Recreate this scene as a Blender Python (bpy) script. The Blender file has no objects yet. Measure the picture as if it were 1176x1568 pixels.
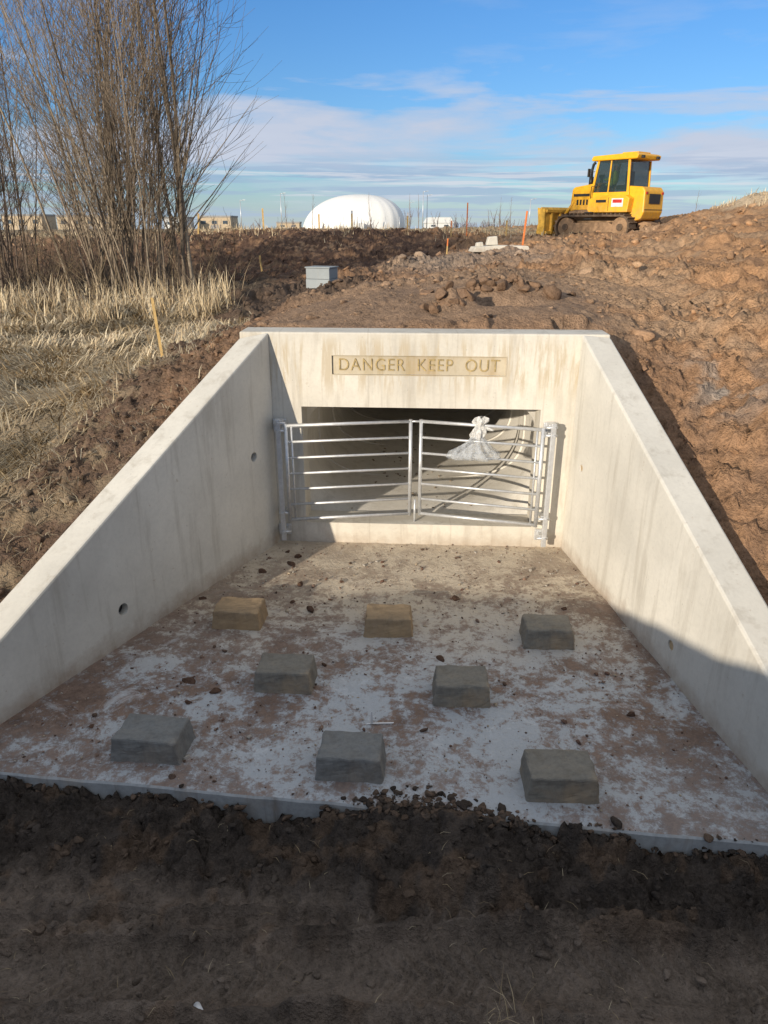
import bpy, math, random, bmesh
import numpy as np
from mathutils import Vector, Matrix, Euler
random.seed(7); rng=np.random.default_rng(7)
scene=bpy.context.scene
scene.view_settings.view_transform='Standard'; scene.view_settings.look='None'; scene.view_settings.exposure=0
COL=scene.collection
# ---------------------------------------------------------------- helpers
def mesh_obj(name,verts,faces,mat=None,parent=None,smooth=False,cols=None):
    me=bpy.data.meshes.new(name)
    verts=np.asarray(verts,dtype=np.float32)
    if isinstance(faces,np.ndarray):
        k=faces.shape[1]; nf=faces.shape[0]
        me.vertices.add(len(verts)); me.vertices.foreach_set('co',verts.ravel())
        me.loops.add(nf*k); me.loops.foreach_set('vertex_index',faces.astype(np.int32).ravel())
        me.polygons.add(nf); me.polygons.foreach_set('loop_start',np.arange(0,nf*k,k,dtype=np.int32))
        me.polygons.foreach_set('loop_total',np.full(nf,k,dtype=np.int32))
        me.update(calc_edges=True)
    else:
        me.from_pydata([tuple(map(float,v)) for v in verts],[],faces); me.update()
    if smooth: me.polygons.foreach_set('use_smooth',np.ones(len(me.polygons),dtype=bool))
    if cols is not None:
        a=me.color_attributes.new(name='col',type='FLOAT_COLOR',domain='POINT')
        c=np.ones((len(verts),4),dtype=np.float32); c[:,:3]=cols; a.data.foreach_set('color',c.ravel())
    ob=bpy.data.objects.new(name,me); COL.objects.link(ob)
    if mat: me.materials.append(mat)
    if parent: ob.parent=parent
    return ob
def empty(name,loc=(0,0,0),rz=0):
    e=bpy.data.objects.new(name,None); COL.objects.link(e); e.location=loc; e.rotation_euler=(0,0,rz); return e
def bevel(ob,w,seg=2):
    m=ob.modifiers.new('b','BEVEL'); m.width=w; m.segments=seg; m.limit_method='ANGLE'; m.angle_limit=math.radians(25); return ob
def apply_mods(ob):
    dg=bpy.context.evaluated_depsgraph_get(); dg.update()
    me=bpy.data.meshes.new_from_object(ob.evaluated_get(dg)); ob.modifiers.clear(); ob.data=me
def cut(ob,cutters):
    for c in cutters:
        m=ob.modifiers.new('x','BOOLEAN'); m.operation='DIFFERENCE'; m.object=c; m.solver='EXACT'
    bpy.context.view_layer.update(); apply_mods(ob)
    for c in cutters: bpy.data.objects.remove(c,do_unlink=True)
def box(name,x0,x1,y0,y1,z0,z1,mat,parent=None,bw=0.0):
    v=[(x,y,z) for z in(z0,z1) for y in(y0,y1) for x in(x0,x1)]
    f=[(0,2,3,1),(4,5,7,6),(0,1,5,4),(2,6,7,3),(0,4,6,2),(1,3,7,5)]
    o=mesh_obj(name,v,f,mat,parent)
    if bw: bevel(o,bw)
    return o
def hexa(name,b4,t4,mat,parent=None,bw=0):
    v=list(b4)+list(t4); f=[(3,2,1,0),(4,5,6,7),(0,1,5,4),(1,2,6,5),(2,3,7,6),(3,0,4,7)]
    o=mesh_obj(name,v,f,mat,parent)
    if bw: bevel(o,bw)
    return o
def prof(name,pts,y0,y1,mat,parent=None,bw=0):
    n=len(pts); v=[(p[0],y0,p[1]) for p in pts]+[(p[0],y1,p[1]) for p in pts]
    f=[tuple(range(n)),tuple(range(2*n-1,n-1,-1))]+[(i,i+n,(i+1)%n+n,(i+1)%n) for i in range(n)]
    o=mesh_obj(name,v,f,mat,parent)
    if bw: bevel(o,bw)
    return o
def tube_arrays(pts,rads,k=6,cap=True):
    V=[];F=[]
    pts=[Vector(p) for p in pts]
    for i,p in enumerate(pts):
        a=pts[max(i-1,0)]; b=pts[min(i+1,len(pts)-1)]; d=(b-a).normalized()
        ref=Vector((0,0,1)) if abs(d.z)<.9 else Vector((1,0,0))
        u=d.cross(ref).normalized(); w=d.cross(u)
        for j in range(k):
            an=2*math.pi*j/k; V.append(p+(u*math.cos(an)+w*math.sin(an))*rads[i])
    for i in range(len(pts)-1):
        for j in range(k):
            F.append((i*k+j,i*k+(j+1)%k,(i+1)*k+(j+1)%k,(i+1)*k+j))
    if cap:
        F.append(tuple(range(k-1,-1,-1))); F.append(tuple(range((len(pts)-1)*k,len(pts)*k)))
    return V,F
def tube(name,pts,r,mat,parent=None,k=10,smooth=True):
    rads=r if isinstance(r,(list,tuple)) else [r]*len(pts)
    V,F=tube_arrays(pts,rads,k)
    o=mesh_obj(name,[tuple(v) for v in V],F,mat,parent)
    if smooth:
        for p in o.data.polygons: p.use_smooth=len(p.vertices)==4
    return o
# ---------------------------------------------------------------- materials
def newmat(name):
    m=bpy.data.materials.new(name); m.use_nodes=True; nt=m.node_tree; b=nt.nodes['Principled BSDF']; return m,nt,b
def ramp(nt,fac,stops,interp='LINEAR'):
    r=nt.nodes.new('ShaderNodeValToRGB'); r.color_ramp.interpolation=interp
    while len(r.color_ramp.elements)<len(stops): r.color_ramp.elements.new(.5)
    for e,(p,c) in zip(r.color_ramp.elements,stops):
        e.position=p; e.color=(c,c,c,1) if isinstance(c,(int,float)) else (*c,1)
    nt.links.new(fac,r.inputs[0]); return r.outputs[0]
def mix(nt,fac,a,b,mode='MIX'):
    m=nt.nodes.new('ShaderNodeMix'); m.data_type='RGBA'; m.blend_type=mode
    for s,v in((0,fac),(6,a),(7,b)):
        if hasattr(v,'is_output'): nt.links.new(v,m.inputs[s])
        elif s==0: m.inputs[0].default_value=v
        else: m.inputs[s].default_value=(*v,1)
    return m.outputs[2]
def math_(nt,op,a,b=0,c=0,clamp=False):
    m=nt.nodes.new('ShaderNodeMath'); m.operation=op; m.use_clamp=clamp
    for i,v in enumerate((a,b,c)):
        if hasattr(v,'is_output'): nt.links.new(v,m.inputs[i])
        else: m.inputs[i].default_value=v
    return m.outputs[0]
def coords(nt,scale=(1,1,1)):
    tc=nt.nodes.new('ShaderNodeTexCoord'); mp=nt.nodes.new('ShaderNodeMapping'); mp.inputs['Scale'].default_value=scale
    nt.links.new(tc.outputs['Object'],mp.inputs[0]); return mp.outputs[0]
def noise(nt,vec,scale,detail=5,rough=.6,dist=0):
    n=nt.nodes.new('ShaderNodeTexNoise'); n.inputs['Scale'].default_value=scale; n.inputs['Detail'].default_value=detail
    n.inputs['Roughness'].default_value=rough; n.inputs['Distortion'].default_value=dist; nt.links.new(vec,n.inputs['Vector']); return n.outputs[0]
def bump(nt,b,h,strength=.5,dist=.01):
    n=nt.nodes.new('ShaderNodeBump'); n.inputs['Strength'].default_value=strength; n.inputs['Distance'].default_value=dist
    nt.links.new(h,n.inputs['Height']); nt.links.new(n.outputs[0],b.inputs['Normal'])
def simple(name,col,rough=.6,metal=0,var=.25,scale=8,bs=.1,spec=.4):
    m,nt,b=newmat(name); v=coords(nt); n=noise(nt,v,scale,4,.65)
    c=mix(nt,ramp(nt,n,[(.3,0),(.7,1)]),tuple(x*(1-var) for x in col),tuple(min(1,x*(1+var)) for x in col))
    nt.links.new(c,b.inputs['Base Color']); b.inputs['Roughness'].default_value=rough; b.inputs['Metallic'].default_value=metal
    b.inputs['Specular IOR Level'].default_value=spec
    if bs: bump(nt,b,noise(nt,v,scale*8,2,.6),bs,.01)
    return m
def concrete_mat(name,base,stain=(.34,.30,.24),amt=.5,ochre=0.0,grain=.14,joints=False,splash=0.0):
    m,nt,b=newmat(name); v=coords(nt); vs=coords(nt,(6,6,.6))
    n1=noise(nt,v,1.3,6,.62); n2=noise(nt,vs,1.6,5,.65,.3); n3=noise(nt,v,40,3,.7)
    c=mix(nt,ramp(nt,n1,[(.35,0),(.7,1)]),tuple(x*.84 for x in base),tuple(x*1.08 for x in base))
    c=mix(nt,math_(nt,'MULTIPLY',ramp(nt,n2,[(.52,0),(.72,1)]),amt),c,stain)
    c=mix(nt,ramp(nt,n3,[(.42,.0),(.7,grain)]),c,tuple(x*.5 for x in base))
    vo=nt.nodes.new('ShaderNodeTexVoronoi'); vo.inputs['Scale'].default_value=22; nt.links.new(v,vo.inputs['Vector'])
    pit=ramp(nt,vo.outputs['Distance'],[(0,1),(.07,.8),(.11,0)])
    gate=ramp(nt,noise(nt,v,5,2,.6),[(.5,0),(.6,1)])
    pit=math_(nt,'MULTIPLY',pit,gate)
    c=mix(nt,math_(nt,'MULTIPLY',pit,.45),c,tuple(x*.45 for x in base))
    if ochre:
        c=mix(nt,math_(nt,'MULTIPLY',ramp(nt,noise(nt,v,3,5,.65),[(.5,0),(.68,1)]),ochre),c,(.42,.29,.16))
    sx=nt.nodes.new('ShaderNodeSeparateXYZ'); nt.links.new(v,sx.inputs[0])
    if joints:
        f=math_(nt,'FRACT',math_(nt,'MULTIPLY_ADD',sx.outputs[0],1.55,.18)); l=ramp(nt,f,[(0,1),(.006,.8),(.012,0),(.99,0),(1,1)])
        c=mix(nt,math_(nt,'MULTIPLY',l,.35),c,(.40,.35,.28))
        ef=math_(nt,'MULTIPLY',ramp(nt,noise(nt,vs,2.6,6,.7,.5),[(.48,0),(.58,.75)]),ramp(nt,math_(nt,'MULTIPLY',sx.outputs[2],.5),[(.58,0),(.66,1),(.78,1),(.83,0)]))
        c=mix(nt,ef,c,(.48,.40,.28))
    if splash:
        zz=math_(nt,'MULTIPLY_ADD',noise(nt,v,7,6,.7),.34,math_(nt,'MULTIPLY',sx.outputs[2],-1))
        c=mix(nt,ramp(nt,zz,[(.04,0),(.12,.35*splash),(.22,.8*splash)]),c,(.30,.21,.14))
        sp=ramp(nt,noise(nt,v,16,4,.75),[(.66,0),(.72,.5*splash)]); c=mix(nt,sp,c,(.36,.26,.17))
    nt.links.new(c,b.inputs['Base Color']); b.inputs['Roughness'].default_value=.88; b.inputs['Specular IOR Level'].default_value=.2
    h=math_(nt,'SUBTRACT',math_(nt,'ADD',math_(nt,'MULTIPLY',n3,.25),n1),pit)
    bump(nt,b,h,.3,.008); return m
M_conc=concrete_mat('wall_concrete',(.66,.62,.54),amt=.55,joints=True,splash=.7)
M_concTop=concrete_mat('wing_concrete',(.66,.63,.56),amt=.5,splash=.9)
M_barrel=concrete_mat('culvert_concrete',(.70,.67,.61),amt=.4)
M_block=concrete_mat('block_concrete',(.24,.22,.185),stain=(.13,.11,.085),amt=.6,ochre=.5,grain=.5)
M_blockD=concrete_mat('block_concrete_grey',(.22,.22,.21),stain=(.12,.11,.10),amt=.6,ochre=.2,grain=.5)  # greyer concrete with less ochre, for two front blocks
M_blockO=concrete_mat('block_concrete_ochre',(.36,.26,.16),stain=(.17,.13,.09),amt=.5,ochre=.75,grain=.4)  # lighter, warmer concrete with more ochre, for two back blocks
M_grey=concrete_mat('grey_concrete',(.33,.36,.37),amt=.2)
M_edge=concrete_mat('slab_edge_concrete',(.40,.42,.43),stain=(.16,.12,.09),amt=.8,ochre=.3,grain=.4)
M_galv=simple('galvanised_steel',(.62,.63,.64),.42,.55,.12,30,.05)
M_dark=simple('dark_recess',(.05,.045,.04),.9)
M_ochre=simple('ochre_plug',(.46,.34,.20),.9,0,.3,40)
M_letter=simple('ochre_lettering',(.40,.30,.14),.85,0,.5,25,.3)
M_recess=concrete_mat('sign_recess',(.54,.47,.35),stain=(.38,.29,.15),amt=.9,ochre=.5)
def apron_mat():
    m,nt,b=newmat('apron_concrete'); v=coords(nt)
    sx=nt.nodes.new('ShaderNodeSeparateXYZ'); nt.links.new(v,sx.inputs[0]); X,Y=sx.outputs[0],sx.outputs[1]
    big=noise(nt,v,1.5,3,.6)
    ny=math_(nt,'MULTIPLY_ADD',big,.9,math_(nt,'SUBTRACT',Y,.45))
    back=ramp(nt,math_(nt,'DIVIDE',ny,6),[(.56,0),(.72,1)])
    fine=noise(nt,v,28,4,.7)
    base=mix(nt,back,mix(nt,fine,(.34,.355,.37),(.52,.54,.56)),mix(nt,fine,(.46,.38,.28),(.66,.57,.45)))  # back painted lighter and warmer for sunlight, along with ochre dust
    leftness=ramp(nt,math_(nt,'MULTIPLY_ADD',X,.25,.5),[(.02,1),(.30,.45),(.55,.1),(.72,.15),(.85,.5),(.95,.9)])
    mudn=noise(nt,v,2.6,9,.76,.3); mudn2=noise(nt,v,14,7,.82,.2)
    s=math_(nt,'ADD',math_(nt,'MULTIPLY',mudn,.52),math_(nt,'MULTIPLY',mudn2,.48))
    s=math_(nt,'MULTIPLY_ADD',leftness,.07,s)
    mud=ramp(nt,s,[(.495,0),(.525,.6),(.57,1)])
    fm=ramp(nt,math_(nt,'DIVIDE',ny,6),[(.38,.8),(.52,1),(.7,.9),(.88,.3)])
    c=mix(nt,math_(nt,'MULTIPLY',mud,fm),base,mix(nt,ramp(nt,mudn2,[(.35,0),(.65,1)]),(.095,.06,.045),(.27,.185,.14)))
    c=mix(nt,ramp(nt,fine,[(.55,0),(.8,.5)]),c,(.14,.11,.09))
    wh=ramp(nt,noise(nt,v,4,7,.8,.6),[(.56,0),(.64,.5)])
    c=mix(nt,math_(nt,'MULTIPLY',wh,ramp(nt,back,[(0,1),(1,.2)])),c,(.60,.62,.64))
    nt.links.new(c,b.inputs['Base Color']); b.inputs['Roughness'].default_value=.85; b.inputs['Specular IOR Level'].default_value=.25
    bump(nt,b,math_(nt,'ADD',s,math_(nt,'MULTIPLY',fine,.5)),.8,.018); return m
M_apron=apron_mat()
def vcol_mat(name,bs=.6,bd=.02,sc=(9,45),rough=.95,var=.45,spec=.12,det=5):
    m,nt,b=newmat(name); v=coords(nt); a=nt.nodes.new('ShaderNodeAttribute'); a.attribute_name='col'
    n1=noise(nt,v,sc[0],det,.7); n2=noise(nt,v,sc[1],max(2,det-2),.75)
    k=math_(nt,'ADD',math_(nt,'MULTIPLY',n1,.5),math_(nt,'MULTIPLY',n2,.5))
    g=ramp(nt,k,[(.34,1-var),(.5,1),(.68,1+var*.8)])
    c=mix(nt,1.0,a.outputs['Color'],g,'MULTIPLY'); nt.links.new(c,b.inputs['Base Color'])
    b.inputs['Roughness'].default_value=rough; b.inputs['Specular IOR Level'].default_value=spec
    if bs: bump(nt,b,k,bs,bd)
    return m
M_soil=vcol_mat('soil',1.0,.05,(8,48),var=.55)  # noise shared with the bump darkens its pits, painting cavity shade into the colour
M_clod=vcol_mat('soil_clod',.9,.025,(16,70))
M_straw=vcol_mat('dry_grass',0,0,(3,20),.8,.2,det=2)
M_bark=vcol_mat('bark',0,0,(6,40),.9,.25,det=2)
# ---------------------------------------------------------------- noise in numpy
def _h(ix,iy,s):
    h=(ix.astype(np.int64)*374761393+iy.astype(np.int64)*668265263+s*974634777)&0xffffffff
    h=((h^(h>>13))*1274126177)&0xffffffff; h=h^(h>>16); return h
def perlin(x,y,s=0):
    ix=np.floor(x); iy=np.floor(y); fx=x-ix; fy=y-iy
    def g(a,b):
        an=_h(ix+a,iy+b,s)/4294967296.*2*np.pi
        return np.cos(an)*(fx-a)+np.sin(an)*(fy-b)
    u=fx*fx*fx*(fx*(fx*6-15)+10); w=fy*fy*fy*(fy*(fy*6-15)+10)
    return ((g(0,0)*(1-u)+g(1,0)*u)*(1-w)+(g(0,1)*(1-u)+g(1,1)*u)*w)*1.5
def fbm(x,y,o=4,s=0,gain=.5):
    r=0;a=1;f=1
    for i in range(o): r=r+a*perlin(x*f+i*17.3,y*f-i*9.1,s+i); a*=gain; f*=2.03
    return r
def worley(x,y,s=0):
    ix=np.floor(x); iy=np.floor(y); d1=np.full(x.shape,9.); d2=np.full(x.shape,9.); hv=np.zeros(x.shape); tx=np.zeros(x.shape)
    for a in(-1,0,1):
        for b in(-1,0,1):
            h=_h(ix+a,iy+b,s); px=ix+a+(h&0xffff)/65536.; py=iy+b+((h>>16)&0xffff)/65536.
            d=np.hypot(px-x,py-y); m=d<d1; hv=np.where(m,((h>>5)&0xff)/255.,hv); an=((h>>9)&0xff)/255.*6.283
            tx=np.where(m,np.cos(an)*(x-px)+np.sin(an)*(y-py),tx); d2=np.where(m,d1,np.minimum(d2,d)); d1=np.where(m,d,d1)
    return d1,d2,hv,tx
def ss(a,b,x): t=np.clip((x-a)/(b-a),0,1); return t*t*(3-2*t)
def chunk(x,y,f,s):
    xw=x+.35/f*perlin(x*f*1.3,y*f*1.3,s+5)+.14/f*perlin(x*f*4,y*f*4,s+6); yw=y+.35/f*perlin(x*f*1.3+9,y*f*1.3,s+7)+.14/f*perlin(x*f*4,y*f*4+5,s+8)
    d1,d2,h,t=worley(xw*f,yw*f,s)
    return np.maximum(0,(h*h+.15)*(1+1.2*t))*ss(0,.24,d2-d1)
# ---------------------------------------------------------------- terrain
CP=np.array([(-12,-4,2.3),(-8,-3,2.2),(-5,-3,2.2),(-2,-3,2.2),(2,-3,2.0),(6,-3,2.0),(-20,-10,2.2),(0,-10,2.4),(20,-10,2.3),
(-3,0,.9),(0,0,.75),(3,0,.9),(-2,1,.25),(0,1,.22),(2,1,.25),(-3,1.8,.12),(-2,2,-.13),(-1,2,-.14),(0,2,-.13),(1,1.9,-.13),(2,1.8,-.06),(3.2,1.8,.5),
(-2.2,2.6,-.17),(-.5,2.4,-.16),(1,2.2,-.15),(1.8,2.1,-.14),
(-1.08,5.44,1.52),(-1.53,4.5,1.05),(-2.0,3.55,.52),(-2.35,2.9,.15),(-2.6,5,.85),(-2.2,6.2,1.1),(-3,7,.95),(-3.2,4,.55),(-3,3,.3),(-5,5,.8),(-6,3,.7),(-5,8,.95),
(-8,12,1.0),(-5,13,1.0),(-3,10,1.0),(-2.8,13,1.05),(-5,17,1.0),(-10,18,1.0),(-15,10,.9),(-12,3,.8),(-12,25,1.1),
(-1,5.7,1.58),(.3,5.6,1.62),(1.5,5.6,1.62),(-.9,7,1.60),(.5,7,1.76),(1.8,7,1.74),(-.8,8.5,1.52),(.8,9,1.76),(2,9,1.77),(-.6,10.5,1.22),(1,11.5,1.42),(-1.9,7,1.2),(-2,9,1.10),
(-1.5,14,1.2),(0,14,1.33),(2,14,1.5),(3,20,1.63),(0,20,1.35),(-4,21,1.0),(-8,22,1.05),(-4,23,1.2),(0,23,1.3),(-7,28,1.85),(-3,28,1.98),(1,28,1.98),(4,28,1.8),(-14,28,1.6),
(9.1,31.7,1.77),(6,26,1.75),(6,20,1.8),(10,27,2.0),(-20,40,1.7),(0,40,1.8),(12,40,2.2),(-40,60,1.6),(0,60,1.7),(30,60,2.0),
(1.75,5.5,1.48),(2.0,4.5,1.05),(2.15,3.4,.65),(2.3,2.3,.3),(2.5,5,1.3),(2.9,4.2,1.35),(3.2,3,1.1),(3.2,6,1.6),(2.6,7,1.62),(4.5,5,1.7),(4,8,1.8),(6,12,2.0),(8,8,2.2),(3.5,12,1.65),
(8,18,2.15),(12.4,25,2.9),(15,31,3.4),(20,25,3.8),(12,15,2.6),(25,40,3.6),(12.8,34,2.4),(7,3,1.8),(10,0,1.8)],dtype=float)
cc=.35
_D=np.sqrt((CP[:,0][:,None]-CP[:,0])**2+(CP[:,1][:,None]-CP[:,1])**2+cc*cc)
_n=len(CP); _A=np.zeros((_n+1,_n+1)); _A[:_n,:_n]=_D; _A[_n,:_n]=1; _A[:_n,_n]=1
_w=np.linalg.solve(_A+np.diag([1e-3]*_n+[0]),np.append(CP[:,2],0))
def base_z(x,y):
    z=np.full(x.shape,_w[_n])
    for i in range(_n): z+=_w[i]*np.sqrt((x-CP[i,0])**2+(y-CP[i,1])**2+cc*cc)
    d=np.hypot(x,y); k=ss(50,100,d); return z*(1-k)+(2.4-.0095*d)*k
O=np.array([-.837,5.32]); E=np.array([.9983,-.058]); NN=np.array([.058,.9983])
def HW(a,b,z): p=O+a*E+b*NN; return (p[0],p[1],z)
LW0=np.array([-.837,5.32]); LWd=np.array([-1.138,-2.303]); LWn=np.array([-.896,.443])
RW0=np.array([1.402,5.19]); RWd=np.array([.336,-2.652]); RWn=np.array([.992,.1257])
def wallparam(x,y,P,D,Nn):
    L=np.hypot(*D); s=((x-P[0])*D[0]+(y-P[1])*D[1])/L**2; d=(x-P[0])*Nn[0]+(y-P[1])*Nn[1]; return s,d
def front_y(x): return 2.684+(x+1.811)*(-.1243)
def grass_mask(x,y):
    n=fbm(x*.8,y*.8,3,40)*.5+fbm(x*3,y*3,2,41)*.25
    bx=np.interp(y,[3,5,7.2,9,13,16],[-2.9,-2.35,-2.0,-1.9,-2.8,-3.3])
    return ss(.25,-.35,x-bx+n)*ss(16.5,13.5,y+n*2)*ss(3.2,4.2,y+n)
def gz(x,y,cx,cy,sx,sy): return np.exp(-((x-cx)/sx)**2-((y-cy)/sy)**2)
RUTS=((1.76,-.04,.15,.055,0),(1.42,.07,.13,.05,2),(2.02,.05,.05,.028,4))
def rut_q(x,y,c0,sl,wd,ph): return (y-(c0+sl*x+.03*np.sin(x*1.3+ph)))/wd
def terrain_z(x,y):
    z=base_z(x,y); g=grass_mask(x,y)
    d=np.hypot(x,y); fe=y-front_y(x)
    front=ss(3.0,2.4,y)*ss(3.4,2.4,np.abs(x))
    plateau=ss(5.3,5.9,y)*ss(8.6,7.6,y+.3*perlin(x*2,y*2,60))*ss(-1.5,-.9,x)*ss(2.4,1.6,x)
    rm=0
    for c0,sl,wd,dp,ph in RUTS[:2]: rm=np.maximum(rm,np.exp(-np.abs(rut_q(x,y,c0,sl,wd,ph))**4))
    rm=rm*front*ss(-.5,-.1,fbm(x*1.2,y*1.2,2,57)+.15)
    rough=(1-.8*g)*(1-.72*plateau)*(1-.85*rm)*(1-.45*front*ss(-.46,-.66,fe))
    z=z+np.where(y<-1,.04,np.clip(.04+.006*d,0,.15)*rough*(1-.6*front)+.02*g)*fbm(x*1.3,y*1.3,4,3)*.8
    sp=ss(-.35,.3,fbm(x*.7,y*.7,2,77))*.75+.25
    ca=rough*ss(120,40,d)
    right=ss(1.8,2.6,x)*ss(0,3,y)
    c1=chunk(x,y,1.4,101)*.08*ss(3.5,9,d)+chunk(x,y,2.9,102)*(.045+.02*right)*(1-front)+chunk(x,y,6.5,103)*(.042-.014*front)+chunk(x,y,13,104)*.028
    z=z+ca*c1*sp*np.where(y<-1,.0,1)
    z=z+.03*rough*(.5-np.abs(fbm(x*6,y*6,4,5,.6)))*(1+.5*right)+.007*rough*fbm(x*28,y*28,2,6)
    z=z-.16*gz(x,y,1.0,6.35,.28,.16)+.12*gz(x,y,1.0,6.75,.5,.2)+.14*gz(x,y,.55,6.2,.09,.12)+.07*gz(x,y,.72,6.25,.07,.1)-.07*gz(x,y,.40,6.2,.06,.12)
    # churned soil near the slab: flat at left and right, heaped towards the middle
    lump=ss(-.52,-.25,fe)*ss(.05,-.02,fe)*ss(2.4,1.9,np.abs(x))
    cen=.15*np.exp(-((x-.20)/.42)**2)+.05*np.exp(-((x+.95)/.3)**2)+.045*ss(.5,1.0,x)+.05*np.exp(-((x+1.75)/.2)**2)
    z=z+lump*(cen*(.8+.35*fbm(x*5,y*5,2,28))+.03*fbm(x*2.2,y*2.2,3,21)+.035*chunk(x,y,8,22)+.028*chunk(x,y,18,23))
    z=z+front*(1-rm)*(.022*chunk(x,y,10,25)*ss(-.1,.3,fbm(x*1.5,y*2.5,2,26))+.016*(.5-np.abs(fbm(x*9,y*9,3,27))))
    for c0,sl,wd,dp,ph in RUTS:
        q=rut_q(x,y,c0,sl,wd,ph)
        r=np.exp(-q**4)*front
        tread=.5+.5*np.tanh(3*np.sin((x+.30*np.abs(q)*wd*2)*2*np.pi/.058))
        z=z-r*(dp-.020*tread*ss(-.3,.1,fbm(x*1.7,y*1.7,2,55)))
        z=z+front*.03*np.exp(-((np.abs(q)-1.22)/.2)**2)*(1+fbm(x*4,y*4,2,56))
    z=z+.10*fbm(x*.9,x*0+3.1,3,66)*np.exp(-((y+3)/1.2)**2)
    s,dd=wallparam(x,y,LW0,LWd,LWn); m=(dd>-.05)&(dd<.42)&(s>-.2)&(s<1.2)
    z=np.where(m,np.minimum(z,1.66-1.259*np.clip(s,0,1.2)-.05),z)
    s,dd=wallparam(x,y,RW0,RWd,RWn); m=(dd>-.05)&(dd<.42)&(s>-.2)&(s<1.2)
    z=np.where(m,np.minimum(z,1.66-1.226*np.clip(s,0,1.2)-.07),z)
    a=(x-O[0])*E[0]+(y-O[1])*E[1]; b=(x-O[0])*NN[0]+(y-O[1])*NN[1]
    m=(a>-.3)&(a<2.6)&(b>-.1)&(b<.32); z=np.where(m,np.minimum(z,1.635),z)
    m=(fe>-.012)&(fe<.25)&(np.abs(x)<1.95); z=np.where(m,np.minimum(z,-.2),z)
    m=(fe<=-.012)&(fe>-.4)&(np.abs(x)<2.3); z=np.where(m,np.minimum(z,.035-.0*fe),z)
    return z
def L3(a,b,k): return a*(1-k[...,None])+np.array(b)*k[...,None]
def soil_col(x,y,z):
    n=fbm(x*.9,y*.9,4,90); n2=fbm(x*3.1,y*3.1,4,91); n3=fbm(x*.25,y*.25,3,92); fe=y-front_y(x)
    c=np.zeros(x.shape+(3,))+np.array((.29,.175,.105))
    c=L3(c,(.43,.25,.135),ss(1.6,3.2,x+n*.8)*ss(.2,1.0,z))
    c=L3(c,(.22,.135,.085),ss(.05,.5,n2+n*.5)*.75)
    c=L3(c,(.46,.315,.20),ss(.15,.6,n3+n2*.3)*.6)
    c=L3(c,(.31,.21,.14),ss(5.3,6,y)*ss(11.5,9,y)*ss(-1.4,-.8,x)*ss(2.3,1.6,x)*.85)
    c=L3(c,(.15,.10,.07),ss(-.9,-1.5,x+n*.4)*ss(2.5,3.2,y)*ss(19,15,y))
    c=L3(c,(.30,.23,.15),ss(-1.2,-1.9,x+n*.3)*ss(2.5,3.2,y)*ss(12,10,y)*ss(.05,.3,n2)*.7)
    g=grass_mask(x,y); c=L3(c,(.33,.26,.17),g)
    k=ss(11.5,13.5,y+n*.8)*ss(-1.8,-3.2,x+n*.6)*ss(26,20,y)
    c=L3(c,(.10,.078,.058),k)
    k=ss(15,19.5,y+n*2)*ss(31,28.2,y)*ss(3.5,1.0,x+n)*ss(-16,-9,x)
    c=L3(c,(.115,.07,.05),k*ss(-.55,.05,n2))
    k=ss(8,10,y)*ss(16,14,y)*ss(-2.8,-1.6,x)*ss(.2,-.6,x); c=L3(c,(.12,.088,.067),k*.8)
    k=ss(13,17,y+n)*ss(22,19,y)*ss(-.5,1,x)*ss(4.5,3.2,x); c=L3(c,(.36,.29,.23),k*.6)
    k=ss(29.5,33,y+n)*ss(9,7,x); c=L3(c,(.36,.29,.19),k*ss(-.4,.3,n2+.2))
    k=ss(2.75,3.1,z+n*.12)*ss(9,11,x); c=L3(c,(.56,.44,.30),k)
    k=ss(60,110,np.hypot(x,y)); c=L3(c,(.27,.235,.15),k)
    k=ss(3.1,2.6,y)*ss(3.2,2.5,np.abs(x)); dk=L3(np.zeros(x.shape+(3,))+np.array((.155,.122,.098)),(.062,.050,.042),np.clip(ss(-.1,.4,n2)*.7+ss(-.52,-.25,fe),0,1))
    rm=0
    for c0,sl,wd,dp,ph in RUTS[:2]: rm=np.maximum(rm,np.exp(-np.abs(rut_q(x,y,c0,sl,wd,ph))**4))
    dk=L3(dk,(.17,.135,.108),rm*.7)
    dk=L3(dk,(.17,.11,.07),ss(.15,.4,fbm(x*5,y*5,3,95))*.4*(1-rm))
    c=c*(1-k[...,None])+dk*k[...,None]
    k=np.exp(-(((x-2.4)/.25)**2+((y-5.0)/.4)**2)); c=L3(c,(.42,.38,.33),np.clip(k,0,1)*ss(-.1,.3,n2)*.6)
    return c
def steps(lo,hi,f):
    a=[lo]
    while a[-1]<hi: a.append(a[-1]+f(a[-1]))
    return np.array(a)
ys=np.concatenate([steps(-60,-12,lambda y:3.),steps(-10.5,.9,lambda y:.22 if y<.6 else .06),steps(.98,700,lambda y:(.012 if y<2.9 else .021) if y<5 else(.0044*y if y<60 else .04*y))])
xp=steps(0,500,lambda x:(.014 if x<2.1 else .022) if x<3.4 else(.0068*x if x<32 else .06*x))
xs=np.concatenate([-xp[:0:-1],xp])
GX,GY=np.meshgrid(xs,ys); GZ=terrain_z(GX,GY)
def inside(x,y):
    sl,dl=wallparam(x,y,LW0,LWd,LWn); sr,dr=wallparam(x,y,RW0,RWd,RWn)
    b=(x-O[0])*NN[0]+(y-O[1])*NN[1]
    return (dl<.1)&(dr<.1)&(b<.12)&((y-front_y(x))>.12)
INS=inside(GX,GY)
m_,n_=GX.shape; idx=np.arange(m_*n_).reshape(m_,n_)
F=np.stack([idx[:-1,:-1],idx[:-1,1:],idx[1:,1:],idx[1:,:-1]],-1).reshape(-1,4)
bad=INS.ravel()[F].any(1); F=F[~bad]
V=np.stack([GX,GY,GZ],-1).reshape(-1,3)
print('terrain verts',len(V))
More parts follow.
